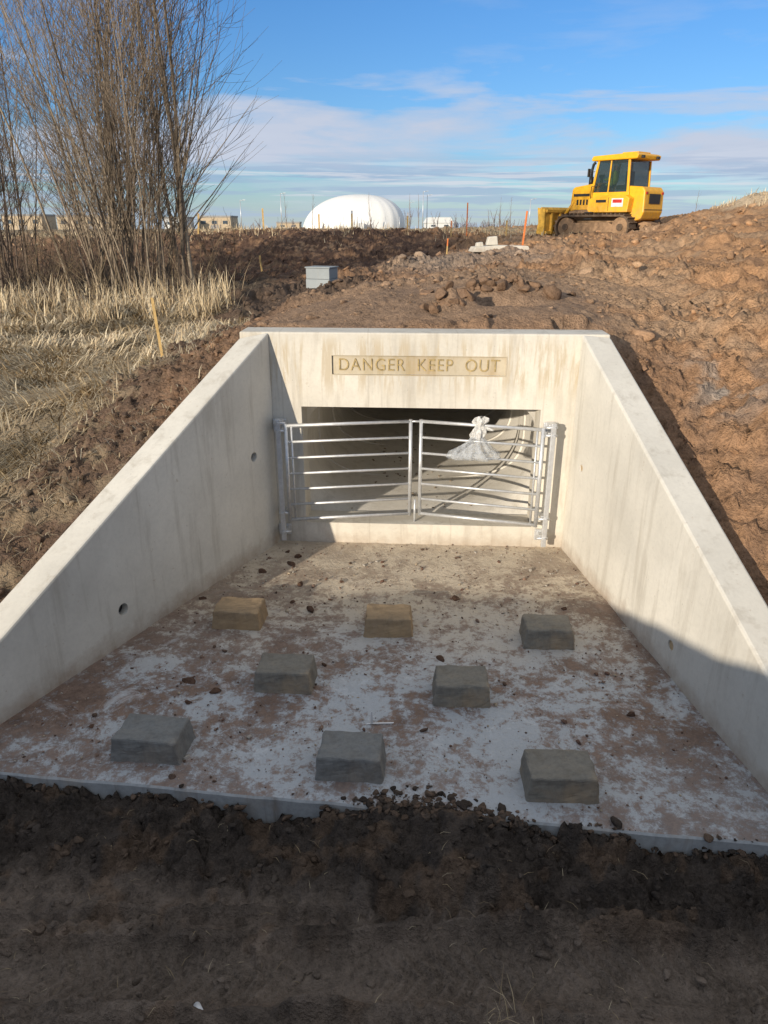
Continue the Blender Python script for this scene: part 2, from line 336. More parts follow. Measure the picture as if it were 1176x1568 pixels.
mesh_obj('ground',V,F,M_soil,smooth=True,cols=soil_col(GX,GY,GZ).reshape(-1,3))
# ---------------------------------------------------------------- concrete structure
S=empty('concrete_culvert_headwall')
hw=hexa('headwall',[HW(-.218,0,-.25),HW(2.445,0,-.25),HW(2.445,.25,-.25),HW(-.218,.25,-.25)],[HW(-.218,0,1.66),HW(2.445,0,1.66),HW(2.445,.25,1.66),HW(-.218,.25,1.66)],M_conc,S,.012)
apply_mods(hw)
def hbox(n,a0,a1,b0,b1,z0,z1,mat=None,par=None): return hexa(n,[HW(a0,b0,z0),HW(a1,b0,z0),HW(a1,b1,z0),HW(a0,b1,z0)],[HW(a0,b0,z1),HW(a1,b0,z1),HW(a1,b1,z1),HW(a0,b1,z1)],mat,par)
cut(hw,[hbox('c1',.215,2.0,-.2,.5,.17,1.112),hbox('c2',.455,1.726,-.1,.014,1.358,1.494)])
hbox('sign_recess',.458,1.723,.012,.02,1.36,1.492,M_recess,S)
for a0,a1,z0,z1 in((.455,1.726,1.494,1.498),(.455,1.726,1.352,1.358),(.451,.455,1.352,1.498),(1.726,1.730,1.352,1.498)):
    hbox('sign_rim',a0,a1,-.003,.006,z0,z1,M_recess,S)
cu=bpy.data.curves.new('lettering','FONT'); cu.body='DANGER  KEEP  OUT'; cu.size=.128; cu.extrude=.004; cu.offset=-.001; cu.align_x='CENTER'; cu.align_y='CENTER'; cu.space_character=1.12
to=bpy.data.objects.new('tmp',cu); COL.objects.link(to); bpy.context.view_layer.update()
me=bpy.data.meshes.new_from_object(to.evaluated_get(bpy.context.evaluated_depsgraph_get())); bpy.data.objects.remove(to)
lt=bpy.data.objects.new('lettering',me); COL.objects.link(lt); me.materials.clear(); me.materials.append(M_letter)
wd=max(v.co.x for v in me.vertices)-min(v.co.x for v in me.vertices); sc=1.17/wd
lt.scale=(sc,1.0,1); lt.location=HW(1.09,.0085,1.425); lt.rotation_euler=(math.radians(90),0,math.atan2(E[1],E[0])); lt.parent=S
def recalc(o):
    bm=bmesh.new(); bm.from_mesh(o.data); bmesh.ops.recalc_face_normals(bm,faces=bm.faces); bm.to_mesh(o.data); bm.free()
def wing(name,P,D,Nn,slope,th,s0o,s1,holes,plug):
    def q(s,d,z): p=P+D*s+Nn*d; return (p[0],p[1],z)
    zt=lambda s:1.66-slope*s
    b=[q(0,0,-.3),q(s0o,th,-.3),q(s1,th,-.3),q(s1,0,-.3)]; t=[q(0,0,zt(0)),q(s0o,th,zt(s0o)),q(s1,th,zt(s1)),q(s1,0,zt(s1))]
    if Nn[0]<0: b=b[::-1]; t=t[::-1]
    o=hexa(name,b,t,M_concTop,S,.014); recalc(o); apply_mods(o); cs=[]; recalc(o)
    for s,z,r in holes:
        V_,F_=tube_arrays([Vector(q(s,-.05,z)),Vector(q(s,.06,z))],[r,r],20)
        c_=mesh_obj('c',[tuple(v) for v in V_],F_); recalc(c_); cs.append(c_)
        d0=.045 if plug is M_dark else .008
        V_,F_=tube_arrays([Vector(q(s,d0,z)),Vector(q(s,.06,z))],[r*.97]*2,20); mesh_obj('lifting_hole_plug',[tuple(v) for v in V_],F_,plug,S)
    cut(o,cs); return o
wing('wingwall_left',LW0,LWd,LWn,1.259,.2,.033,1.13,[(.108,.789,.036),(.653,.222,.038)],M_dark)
wing('wingwall_right',RW0,RWd,RWn,1.226,.2,.014,1.13,[(.089,.742,.026),(.645,.182,.03)],M_ochre)
def apron():
    nx,ny=90,70; V=[];F=[]
    for j in range(ny+1):
        t=j/ny
        for i in range(nx+1):
            u=i/nx
            xl=-2.16+( -.835+2.16)*t; xr=1.79+(1.40-1.79)*t
            x=xl+(xr-xl)*u; yf=front_y(x); yb=O[1]+(x-O[0])*(-.0581)
            V.append((x,yf+(yb-yf)*t,0))
    A=np.array(V); A[:,2]=.006*fbm(A[:,0]*2,A[:,1]*2,3,8)+.003*fbm(A[:,0]*9,A[:,1]*9,2,9)
    fr=np.arange(nx+1); A[fr,2]-=.004
    V=A.tolist(); w=nx+1
    for j in range(ny):
        for i in range(nx): F.append((j*w+i,j*w+i+1,(j+1)*w+i+1,(j+1)*w+i))
    mesh_obj('apron_slab',V,F,M_apron,S,True)
    V=[];F=[]
    for i in range(nx+1): V+=[(A[i,0],A[i,1],A[i,2]-.0),(A[i,0],A[i,1]-.008,A[i,2]-.009),(A[i,0],A[i,1]-.010,-.28)]
    for i in range(nx): F+=[(3*i+1,3*i+4,3*i+3,3*i),(3*i+2,3*i+5,3*i+4,3*i+1)]
    mesh_obj('apron_edge',V,F,M_edge,S)
apron()
def barrel():
    ca,cz,ra,rz,k=1.11,.65,.955,.50,96
    def ell(i):
        a=2*math.pi*i/k; c,s_=math.cos(a),math.sin(a); e=2/3.2
        return (math.copysign(abs(c)**e,c),math.copysign(abs(s_)**e,s_))
    V=[];F=[]; bs=[.252]+list(np.linspace(.40,4.2,14))
    for i in range(k):
        u,w=ell(i); m=max(abs(u),abs(w)); V.append(HW(ca+(u/m)*.98,.252,cz+(w/m)*.52))
    for bi,b in enumerate(bs[1:]):
        for i in range(k):
            u,w=ell(i); V.append(HW(ca+u*ra,b,max(.162,cz+w*rz)))
    n=len(bs)
    for r in range(n-1):
        for i in range(k): F.append((r*k+i,r*k+(i+1)%k,(r+1)*k+(i+1)%k,(r+1)*k+i))
    F.append(tuple(range((n-1)*k,n*k)))
    mesh_obj('culvert_pipe',V,F,M_barrel,S,True)
    for b in (1.2,2.2,3.2):   # pipe unit joints as thin raised rings
        V=[];F=[]
        for rr,bb in((1.0,b),(.985,b+.004),(.985,b+.03),(1.0,b+.034)):
            for i in range(k):
                u,w=ell(i); V.append(HW(ca+u*ra*rr,bb,max(.163,cz+w*rz*rr)))
        for r in range(3):
            for i in range(k): F.append((r*k+i,r*k+(i+1)%k,(r+1)*k+(i+1)%k,(r+1)*k+i))
        mesh_obj('pipe_joint',V,F,M_barrel,S,True)
barrel()
# ---------------------------------------------------------------- dissipator blocks
def block(cx,cy,w,d,h,rz,mat):
    tp=.90
    b=[(-w/2,-d/2,-.01),(w/2,-d/2,-.01),(w/2,d/2,-.01),(-w/2,d/2,-.01)]; t=[(x*tp,y*tp,h) for x,y,_ in b]
    o=hexa('concrete_block',b,t,mat,None,.010); apply_mods(o)
    bm=bmesh.new(); bm.from_mesh(o.data); bmesh.ops.triangulate(bm,faces=[f for f in bm.faces if len(f.verts)>4])
    bmesh.ops.subdivide_edges(bm,edges=[e for e in bm.edges if e.calc_length()>.05],cuts=7,use_grid_fill=True)
    P=np.array([v.co[:] for v in bm.verts]); qx=P[:,0]*16+cx*7; qy=P[:,1]*16+P[:,2]*13+cy*5
    D=np.stack([fbm(qx,qy,3,1),fbm(qx,qy,3,2),fbm(qx,qy,3,3)],1)*.006
    for v,dv in zip(bm.verts,D): v.co+=Vector(dv)
    bm.to_mesh(o.data); bm.free()
    o.location=(cx,cy,0); o.rotation_euler=(0,0,rz); return o
for cx,cy,w,rz,mt in((-.93,4.05,.32,-.10,M_blockO),(.03,3.96,.31,-.02,M_blockO),(1.005,3.83,.31,-.05,M_block),(-.55,3.39,.33,-.07,M_block),(.42,3.27,.31,-.04,M_block),
                 (-1.13,2.84,.35,-.12,M_blockD),(-.155,2.715,.32,-.08,M_blockD),(.80,2.59,.33,-.03,M_block)):
    block(cx,cy,w,.22,.125,rz,mt)
# ---------------------------------------------------------------- gate
G=empty('steel_gate')
def leaf(nm,A,B,z0,z1):
    A=Vector(A);B=Vector(B)
    for i in range(7):
        z=z0+(z1-z0)*i/6
        tube(nm+'_bar',[(A.x,A.y,z),(B.x,B.y,z)],.013 if i in(0,6) else .010,M_galv,G)
    for t in(0,1):
        p=A.lerp(B,t); tube(nm+'_stile',[(p.x,p.y,z0-.015),(p.x,p.y,z1+.015)],.015,M_galv,G)
    p=A.lerp(B,.045); tube(nm+'_stile',[(p.x,p.y,z0),(p.x,p.y,z1)],.008,M_galv,G)
leaf('left_leaf',(-.735,5.205,0),(.204,5.335,0),.235,.99)
leaf('right_leaf',(1.165,5.09,0),(.284,5.335,0),.235,.99)
def post(x,y,sx):
    box('post',x-.018,x+.018,y-.016,y+.016,.06,1.04,M_galv,G,.004)
    for z in(.13,.29,.95,1.01):
        box('hinge_bracket',x-.03,x+.03,y+.0185,y+.10+.02*(sx>0),z-.015,z+.015,M_galv,G,.003)
        tube('hinge_pin',[(x-sx*.055,y,z),(x+.03*sx,y,z)],.011,M_galv,G,8)
        tube('bolt',[(x,y-.035,z),(x,y-.015,z)],.012,M_galv,G,6)
    for z in (.11,.97): box('wall_plate',x-.05,x+.05,y+.085+.015*(sx>0),y+.102+.02*(sx>0),z-.04,z+.05,M_galv,G,.003)
post(-.79,5.205,-1); post(1.235,5.075,1)
tube('latch_bolt',[(.204,5.335,.99),(.284,5.335,.99)],.008,M_galv,G)
tube('drop_bolt',[(.244,5.32,.15),(.244,5.32,.36)],.009,M_galv,G)
def bagmat(name,alpha,col):
    m,nt,b=newmat(name); v=coords(nt)
    b.inputs['Base Color'].default_value=(*col,1); b.inputs['Roughness'].default_value=.25
    a=ramp(nt,noise(nt,v,25,3,.7),[(.35,alpha*.5),(.65,min(1,alpha*1.4))]); nt.links.new(a,b.inputs['Alpha'])
    bump(nt,b,noise(nt,v,45,3,.7,1.0),.8,.02); return m
M_bagc=bagmat('clear_plastic',.34,(.68,.71,.74)); M_bagw=bagmat('white_plastic',.95,(.8,.79,.76))
B=empty('plastic_bag',(.70,5.185,0))
def lathe(name,profl,mat,folds,amp,flat=.45,seed=0,n=72):
    V=[];F=[]
    for k,(z,r,dx) in enumerate(profl):
        for i in range(n):
            a=2*math.pi*i/n
            f=1+amp*(math.sin(folds*a+seed+z*14)+.6*math.sin((folds*2+1)*a-z*30+seed))*.5
            V.append((dx+r*f*math.cos(a),r*f*math.sin(a)*flat,z+ .02*amp*math.sin(3*a+seed)))
    for k in range(len(profl)-1):
        for i in range(n): F.append((k*n+i,k*n+(i+1)%n,(k+1)*n+(i+1)%n,(k+1)*n+i))
    return mesh_obj(name,V,F,mat,B,True)
lathe('bag_body',[(.97,.022,.0),(.93,.035,.0),(.88,.06,-.005),(.84,.10,-.015),(.80,.155,-.025),(.765,.185,-.03),(.745,.165,-.02),(.735,.10,-.01),(.73,.01,-.01)],M_bagc,9,.30,.42,1)
lathe('bag_neck',[(.90,.04,.0),(.93,.052,.0),(.96,.045,.005),(.985,.026,.008),(1.0,.028,.01),(1.03,.055,.015),(1.05,.05,.02),(1.06,.02,.02)],M_bagw,6,.45,.5,3)
lathe('bag_tail',[(.99,.015,.02),(.975,.022,.06),(.965,.018,.09),(.96,.006,.11)],M_bagw,4,.3,.5,2)
lathe('bag_contents',[(.85,.02,-.01),(.81,.05,-.03),(.77,.09,-.04),(.748,.09,-.04),(.74,.02,-.04)],M_bagc,5,.5,.3,5)
# ---------------------------------------------------------------- clods / debris
def ico(sub):
    bm=bmesh.new(); bmesh.ops.create_icosphere(bm,subdivisions=sub,radius=1); v=np.array([x.co[:] for x in bm.verts]); f=np.array([[w.index for w in t.verts] for t in bm.faces]); bm.free(); return v,f
I3=ico(3); I2=ico(2); I1=ico(1)
def scatter(name,x,y,z,size,cols,mat,tpl=I2,flat=.7,sink=.35,jit=.06,planes=8):
    v0,f0=tpl; n=len(x); k=len(v0)
    th=rng.uniform(0,2*np.pi,n)
    P=np.repeat(v0[None],n,0)*(1+jit*rng.normal(size=(n,k,1)))
    for _ in range(planes):
        nn=rng.normal(size=(n,1,3)); nn/=np.linalg.norm(nn,axis=2,keepdims=True); c_=rng.uniform(.3,.75,(n,1))
        e=np.maximum(0,(P*nn).sum(2)-c_); P=P-e[...,None]*nn
    s=size[:,None]*np.stack([rng.uniform(.8,1.7,n),rng.uniform(.7,1.2,n),flat*rng.uniform(.7,1.3,n)],1)*1.25
    P=P*s[:,None,:]
    tx=rng.normal(size=n)*.4
    c,sn=np.cos(tx)[:,None],np.sin(tx)[:,None]; yy=P[...,1]*c-P[...,2]*sn; zz=P[...,1]*sn+P[...,2]*c; P=np.stack([P[...,0],yy,zz],-1)
    c,sn=np.cos(th)[:,None],np.sin(th)[:,None]; xx=P[...,0]*c-P[...,1]*sn; yy=P[...,0]*sn+P[...,1]*c; P=np.stack([xx,yy,P[...,2]],-1)
    P+=np.stack([x,y,z+size*flat*(1-2*sink)*.6],-1)[:,None,:]
    Fc=(f0[None]+np.arange(n)[:,None,None]*k).reshape(-1,3)
    return mesh_obj(name,P.reshape(-1,3),Fc,mat,None,False,np.repeat(cols,k,0))
def place(n,xr,yr,filt,logy=True):
    x=rng.uniform(*xr,n); y=np.exp(rng.uniform(math.log(yr[0]),math.log(yr[1]),n)) if logy else rng.uniform(*yr,n)
    k=filt(x,y); return x[k],y[k]
def outside(x,y):
    sl,dl=wallparam(x,y,LW0,LWd,LWn); sr,dr=wallparam(x,y,RW0,RWd,RWn); b=(x-O[0])*NN[0]+(y-O[1])*NN[1]
    return ~((dl<.26)&(dr<.26)&(b<.3)&((y-front_y(x))>-.05))
cx=[];cy=[];cs=[]
U=lambda n:rng.uniform(0,1,n)
x,y=place(6500,(1.7,16),(2.2,30),lambda x,y:outside(x,y)&(x<.62*y+1.5)&(rng.random(len(x))<ss(-.3,.4,fbm(x*.7,y*.7,2,77)))); cx.append(x);cy.append(y);cs.append(.007+.004*y*U(len(x))**3+np.minimum(rng.pareto(3,len(x))*.009,.055))
x,y=place(2200,(-2.6,2.2),(5.6,16),lambda x,y:outside(x,y)&((y>7.8)|(x<-.9)|(rng.random(len(x))<.18))&(grass_mask(x,y)<.5)); cx.append(x);cy.append(y);cs.append(.008+.0045*y*U(len(x))**3)
x,y=place(1600,(-3.8,-1.2),(3,7),lambda x,y:outside(x,y)&(grass_mask(x,y)<.7),False); cx.append(x);cy.append(y);cs.append(.006+.03*U(len(x))**3)
x,y=place(1000,(-14,8),(16,34),lambda x,y:x<6,True); cx.append(x);cy.append(y);cs.append(.03+.10*U(len(x))**3)
x,y=place(11000,(-2.4,2.3),(1.2,2.85),lambda x,y:(y-front_y(x)<-.02)&(rng.random(len(x))<np.exp(-np.abs(y-front_y(x)+.22)/.18)*.7+.10)&(fbm(x*3,y*3,2,88)>-.25),False); cx.append(x);cy.append(y);cs.append(.0025+.018*U(len(x))**4)
x=np.concatenate(cx);y=np.concatenate(cy);s=np.concatenate(cs); z=terrain_z(x,y)
s=np.clip(s,.0025,.2); co=soil_col(x,y,z)*rng.uniform(.8,1.2,(len(x),1))
scatter('soil_clods',x,y,z,s,co,M_clod)
xs_=[];ys_=[];ss_=[]
for c0,w0,cnt,rch in((.18,.24,800,.075),(.48,.12,200,.05),(-1.02,.16,70,.02),(-1.7,.1,50,.02),(.95,.14,110,.03),(1.45,.12,90,.03)):
    x=rng.normal(c0,w0,cnt); y=front_y(x)-.04+np.abs(rng.normal(0,rch,cnt))*np.exp(-((x-c0)/w0)**2*.5)
    xs_.append(x);ys_.append(y);ss_.append(.003+.018*U(cnt)**3.5)
x=np.concatenate(xs_);y=np.concatenate(ys_);s=np.concatenate(ss_)
zz=np.where(y<front_y(x)-.005,np.minimum(terrain_z(x,y-.02),.0),.0)
scatter('mud_spill',x,y,zz,s,np.array([(.085,.064,.05),(.055,.043,.035),(.13,.09,.065)])[rng.integers(0,3,len(x))],M_clod,sink=.2)
n=4200; x=rng.uniform(-2,1.75,n); y=rng.uniform(2.4,5.25,n)
sl,dl=wallparam(x,y,LW0,LWd,LWn); sr,dr=wallparam(x,y,RW0,RWd,RWn); k=(dl<-.02)&(dr<-.02)&(y>front_y(x)+.02)
k&=(rng.random(n)<np.where(y>4.2,.9,.5)); x=x[k];y=y[k]
s=.002+.005*U(len(x))**2.5+np.where(rng.random(len(x))<.025,.009,0)
pc=np.array([(.42,.34,.25),(.16,.095,.07),(.42,.38,.33),(.12,.08,.06),(.24,.16,.12)])[rng.integers(0,5,len(x))]
scatter('gravel_crumbs',x,y,np.full(len(x),.002),s,pc,M_clod,I1,.7,.2,.1,3)
px=np.array([-.93,-.62,-.70,-.60,-1.05,-1.1,-1.5,-.3,.5,1.2,-.35,.33,-1.25,1.3,-.75,-.66,-.9,-.5]);py=np.array([3.3,4.3,4.9,4.55,3.2,3.4,3.0,4.6,4.35,4.2,3.55,3.62,4.35,3.1,5.1,5.0,4.75,4.2])
scatter('mud_lumps',px,py,np.zeros(len(px)),rng.uniform(.012,.03,len(px)),np.tile((.11,.065,.045),(len(px),1)),M_clod,I3)
px=np.concatenate([rng.normal(.58,.10,26),rng.normal(1.05,.3,40)]);py=np.concatenate([rng.normal(6.2,.08,26),rng.normal(6.75,.12,40)]); scatter('soil_lumps',px,py,terrain_z(px,py),.02+.05*U(66)**2,np.tile((.22,.14,.09),(66,1))*rng.uniform(.8,1.2,(66,1)),M_clod,I3,.9,.35,.05)
px=rng.uniform(-.4,1.0,120);py=rng.uniform(5.6,8,120); scatter('culvert_debris',px,py,np.full(120,.165),rng.uniform(.004,.015,120),np.tile((.3,.24,.18),(120,1)),M_clod,I1)
# ---------------------------------------------------------------- dry grass
def blades(name,x,y,L,lean,wd,cols,mat=M_straw,z=None):
    n=len(x); z=terrain_z(x,y) if z is None else z
    a=rng.uniform(0,2*np.pi,n) if np.isscalar(lean) else lean[1]; ln=lean if np.isscalar(lean) else lean[0]
    ln=np.clip(ln+rng.normal(0,.25,n),.02,1.5)
    dx,dy=np.cos(a),np.sin(a); sx,sy=-dy,dx
    h1=.5*L*np.cos(ln*.85); r1=.5*L*np.sin(ln*.85); h2=h1+.5*L*np.cos(np.clip(ln*1.35,0,2.0)); r2=r1+.5*L*np.sin(np.clip(ln*1.35,0,2.0))
    w=wd
    P=np.stack([np.stack([x-sx*w,y-sy*w,z-.02],-1),np.stack([x+sx*w,y+sy*w,z-.02],-1),
       np.stack([x+dx*r1+sx*w*.8,y+dy*r1+sy*w*.8,z+h1],-1),np.stack([x+dx*r1-sx*w*.8,y+dy*r1-sy*w*.8,z+h1],-1),
       np.stack([x+dx*r2+sx*w*.15,y+dy*r2+sy*w*.15,z+np.maximum(h2,.01)],-1),np.stack([x+dx*r2-sx*w*.15,y+dy*r2-sy*w*.15,z+np.maximum(h2,.01)],-1)],1)
    b=np.arange(n)[:,None]*6
    F=np.concatenate([b+np.array([0,1,2,3]),b+np.array([3,2,4,5])]); return mesh_obj(name,P.reshape(-1,3),F,mat,None,False,np.repeat(cols,6,0))
def straw(n): return np.array([(.66,.53,.34),(.56,.43,.26),(.74,.62,.43),(.40,.30,.19)])[rng.integers(0,4,n)]*rng.uniform(.75,1.1,(n,1))
x,y=place(170000,(-14,-1.6),(3.3,16),lambda x,y:(rng.random(len(x))<grass_mask(x,y)*(.25+.9*ss(-.3,.3,fbm(x*1.2,y*1.2,3,33))))&(x>-.62*y-1),True)
ang=fbm(x*.7,y*.7,2,50)*5; L=rng.uniform(.10,.30,len(x))*(1+.4*ss(0,.5,fbm(x*.9,y*.9,2,34)))
dk=np.where(fbm(x*.6,y*.6,2,35)>.15,.65,1.0)[:,None]
blades('dry_grass',x,y,L,(np.full(len(x),1.28),ang+rng.normal(0,.6,len(x))),.002+.0006*y,straw(len(x))*dk)
tx=[];ty=[]
for i in range(60):
    a,b=rng.uniform(-9,-2.6),rng.uniform(10.5,14.5); k=rng.integers(20,60)
    if a<-.6*b: continue
    tx.append(rng.normal(a,.15,k)); ty.append(rng.normal(b,.15,k))
tx=np.concatenate(tx);ty=np.concatenate(ty); blades('tall_grass_tufts',tx,ty,rng.uniform(.25,.6,len(tx)),.45,.007,straw(len(tx)))
x,y=place(7000,(-3.6,-1.3),(2.9,8),lambda x,y:outside(x,y)&(fbm(x*2,y*2,2,44)>-.1),False)
blades('loose_straw',x,y,rng.uniform(.05,.2,len(x)),1.35,.003,straw(len(x))*.8)
x=np.concatenate([rng.uniform(-16,7,5000),rng.uniform(9,22,4000)]); y=np.concatenate([rng.normal(31,2.0,5000),rng.uniform(24,36,4000)]); z=terrain_z(x,y)
k=(fbm(x*.5,y*.5,2,37)>-.1)&((x<7)|(z>2.85)); x=x[k];y=y[k];blades('dry_weeds',x,y,rng.uniform(.08,.30,len(x)),.5,.012,straw(len(x)))
x=rng.normal(.42,.05,22);y=rng.normal(1.56,.03,22); blades('foreground_weeds',x,y,rng.uniform(.08,.16,22),.6,.0016,straw(22)*.7)
x=rng.uniform(-2,2,300);y=rng.uniform(1.4,2.5,300); blades('foreground_straw_bits',x,y,rng.uniform(.02,.08,300),1.5,.0012,straw(300)*.6)
# ---------------------------------------------------------------- bare trees
class TB:
    def __init__(s): s.V=[];s.F=[];s.C=[]
    def tube(s,pts,r0,r1,k,col):
        n=len(pts); rads=[r0+(r1-r0)*i/(n-1) for i in range(n)]
        V,F=tube_arrays(pts,rads,k,False); o=len(s.V); s.V+=[tuple(v) for v in V]; s.F+=[tuple(i+o for i in f) for f in F]; s.C+=[col]*len(V)
    def branch(s,p,d,L,r,depth,col,up=.10,wig=.10,nb=(9,14)):
        n=9 if depth==0 else (5 if depth==1 else 3); pts=[Vector(p)]; d=Vector(d).normalized()
        for i in range(n):
            d=(d+Vector((random.gauss(0,wig),random.gauss(0,wig),random.gauss(0,wig*.5)+up))).normalized(); pts.append(pts[-1]+d*(L/n))
        s.tube(pts,r,max(r*.2,.0022),5 if depth==0 else 3,col)
        if depth>=s.maxd: return
        m=random.randint(*nb) if depth==0 else random.randint(4,7)
        for j in range(m):
            t=random.uniform(.12 if depth==0 else .15,.98); i=min(int(t*n),n-1); q=pts[i].lerp(pts[i+1],t*n-i); dd=(pts[i+1]-pts[i]).normalized()
            az=random.uniform(0,2*math.pi); side=Vector((math.cos(az),math.sin(az),0)); side=(side-dd*side.dot(dd)).normalized()
            an=random.uniform(.35,.8); nd=dd*math.cos(an)+side*math.sin(an)
            s.branch(q,nd,L*random.uniform(.14,.32)*(1.2-t*.6) if depth==0 else L*random.uniform(.3,.6),max(r*(1-.75*t)*.42,.0036),depth+1,col,.08,.12)
    def done(s,name): return mesh_obj(name,np.array(s.V),np.array(s.F),M_bark,None,True,np.array(s.C))
def hz(x,y): return float(terrain_z(np.array([x]),np.array([y]))[0])
def tree(name,cx,cy,n,spread,hr,rr,lean,nb,maxd=2,cols=((.25,.195,.145),(.30,.245,.18),(.17,.135,.10))):
    T=TB(); T.maxd=maxd
    for i in range(n):
        x=random.gauss(cx,spread); y=random.gauss(cy,spread*.8); off=(x-cx)/max(spread,.01)
        d=Vector((off*lean*.6+random.gauss(0,lean*.5),random.gauss(0,lean*.7),1)); L=random.uniform(*hr)
        T.branch((x,y,hz(x,y)-.08),d,L,random.uniform(*rr)*L/7,0,random.choice(cols),.035,.05,nb)
    return T.done(name)
tree('bare_tree',-5.1,15.0,26,.32,(5.0,8.4),(.016,.034),.21,(20,28))
tree('bare_tree',-5.8,15.8,14,.4,(5,8.4),(.018,.034),.17,(18,26))
tree('bare_tree',-3.95,15.2,4,.08,(7.0,8.2),(.034,.044),.05,(26,34))
tree('bare_tree',-4.5,14.9,7,.2,(4.5,7.5),(.017,.028),.16,(16,24))
tree('bare_tree',-7.9,16.0,13,.4,(3.8,6.6),(.02,.034),.11,(18,26),cols=((.13,.10,.08),(.17,.13,.10)))
tree('bare_tree',-9.0,17.5,13,.5,(5,8),(.022,.038),.10,(18,26),cols=((.13,.10,.08),(.17,.13,.10)))
tree('bare_tree',-6.9,19,8,.8,(3,4.5),(.02,.03),.12,(12,18),cols=((.15,.12,.095),))
T=TB(); T.maxd=1
for i in range(480):
    x=random.uniform(-11,-3.3); y=random.uniform(14,19)
    T.branch((x,y,hz(x,y)-.05),(random.gauss(0,.45),random.gauss(0,.45),1),random.uniform(.5,1.9),.008,0,random.choice(((.09,.07,.055),(.14,.105,.075),(.25,.19,.12))),.0,.12,(4,8))
T.done('undergrowth_shrubs')
T=TB(); T.maxd=1
for i in range(22):
    x=random.uniform(-9,-4.5); y=random.uniform(13,14.8)
    T.branch((x,y,hz(x,y)+.06),(random.choice((-1,1)),random.gauss(0,.4),random.uniform(-.02,.15)),random.uniform(.8,2.0),.02,0,(.13,.10,.075),-.02,.08,(2,5))
T.done('fallen_branches')
T=TB(); T.maxd=1
for i in range(60):
    d=random.uniform(260,340); u=random.choice((random.gauss(.15,.012),random.uniform(-.5,.30),random.uniform(.06,.2)))
    h=random.uniform(2.5,4.5) if i>6 else 7
    for k in range(4): T.branch((u*d*.93+random.gauss(0,.8),d,2.4-.0095*d-.3),(random.gauss(0,.3),0,1),h,.16,0,(.24,.21,.21),.0,.10,(8,12))
T.done('distant_treeline')
T=TB(); T.maxd=1
for u,d in((-.10,60),(-.018,55),(.036,60),(.048,62),(.16,70),(.175,70),(-.135,60),(.43,60)):
    x=u*d*.93; T.branch((x,d,hz(x,d)),(0,0,1),2.6,.03,0,(.24,.19,.15),0,.03,(10,14))
T.done('saplings')
# ---------------------------------------------------------------- stakes
M_wood=simple('stake_wood',(.62,.42,.17),.8,0,.25,20); M_or=simple('orange_paint',(.80,.24,.07),.7); M_white=simple('white_plastic_bit',(.7,.7,.7),.5)
def stake(x,y,h,w,tilt,top=M_or,ft=.15):
    z=hz(x,y); e=empty('survey_stake',(x,y,z-.05)); e.rotation_euler=(tilt[0],tilt[1],.3)
    prof('shaft',[(-w,.0),(w,0),(w,h*(1-ft)),(-w,h*(1-ft))],-w*.5,w*.5,M_wood if top is not M_or or ft<.5 else M_or,e)
    prof('painted_top',[(-w*1.03,h*(1-ft)),(w*1.03,h*(1-ft)),(w*1.03,h),(-w*1.03,h)],-w*.53,w*.53,top,e)
stake(-2.2,7.2,.64,.013,(.05,-.06),M_wood)
stake(3.75,20.8,1.05,.022,(0,.08),M_or,.5); stake(3.0,28,1.15,.02,(0,0),M_or,.5); stake(2.35,27,.6,.02,(0,0),M_or,.4); stake(1.6,19.5,.45,.014,(0,.05),M_or,.4)
stake(-3.3,20.5,.5,.022,(0,-.1),M_wood); stake(-1.2,29,.7,.03,(0,0),M_white); stake(-7,29,.8,.03,(0,.1),M_wood); stake(4.6,29,.7,.03,(0,0),M_wood); stake(.9,29.5,.8,.03,(0,0),M_white)
stake(-4.6,29.5,.8,.03,(0,0),M_wood); stake(-2.6,31,.7,.03,(0,0),M_wood)
e=empty('concrete_chamber_block',(-1.15,14,hz(-1.15,14)),-.35)
box('lower_course',-.24,.24,-.2,.2,-.05,.17,M_grey,e,.01); box('upper_course',-.235,.235,-.195,.195,.173,.36,M_grey,e,.01)
box('lid',-.25,.25,-.21,.21,.363,.385,M_grey,e,.006)
zz=hz(3.0,20)
e=empty('broken_concrete_slab',(3.0,20,zz-.03),.1)
prof('slab',[(-.75,0),(.8,-.02),(.7,.14),(-.1,.16),(-.68,.12)],-.3,.3,M_conc,e,.01); prof('chunk',[(-.35,.155),(-.05,.165),(-.08,.38),(-.3,.36)],-.12,.1,M_conc,e,.02); prof('chunk_2',[(-.62,.12),(-.42,.12),(-.45,.24),(-.6,.22)],-.1,.1,M_conc,e,.02)
e=empty('plastic_cup',(-.63,1.62,hz(-.63,1.62)+.02)); e.rotation_euler=(1.2,.2,.4)
tube('cup_wall',[(0,0,0),(0,0,.055)],[.012,.016],M_white,e,16)
e=empty('wood_splinter',(-.02,3.02,.004)); prof('splinter',[(-.07,.0),(.06,.0),(.07,.008),(-.05,.004)],-.004,.004,M_white,e); prof('splinter_2',[(-.05,.0),(-.035,.0),(-.04,.08),(-.046,.075)],-.003,.003,M_white,e)
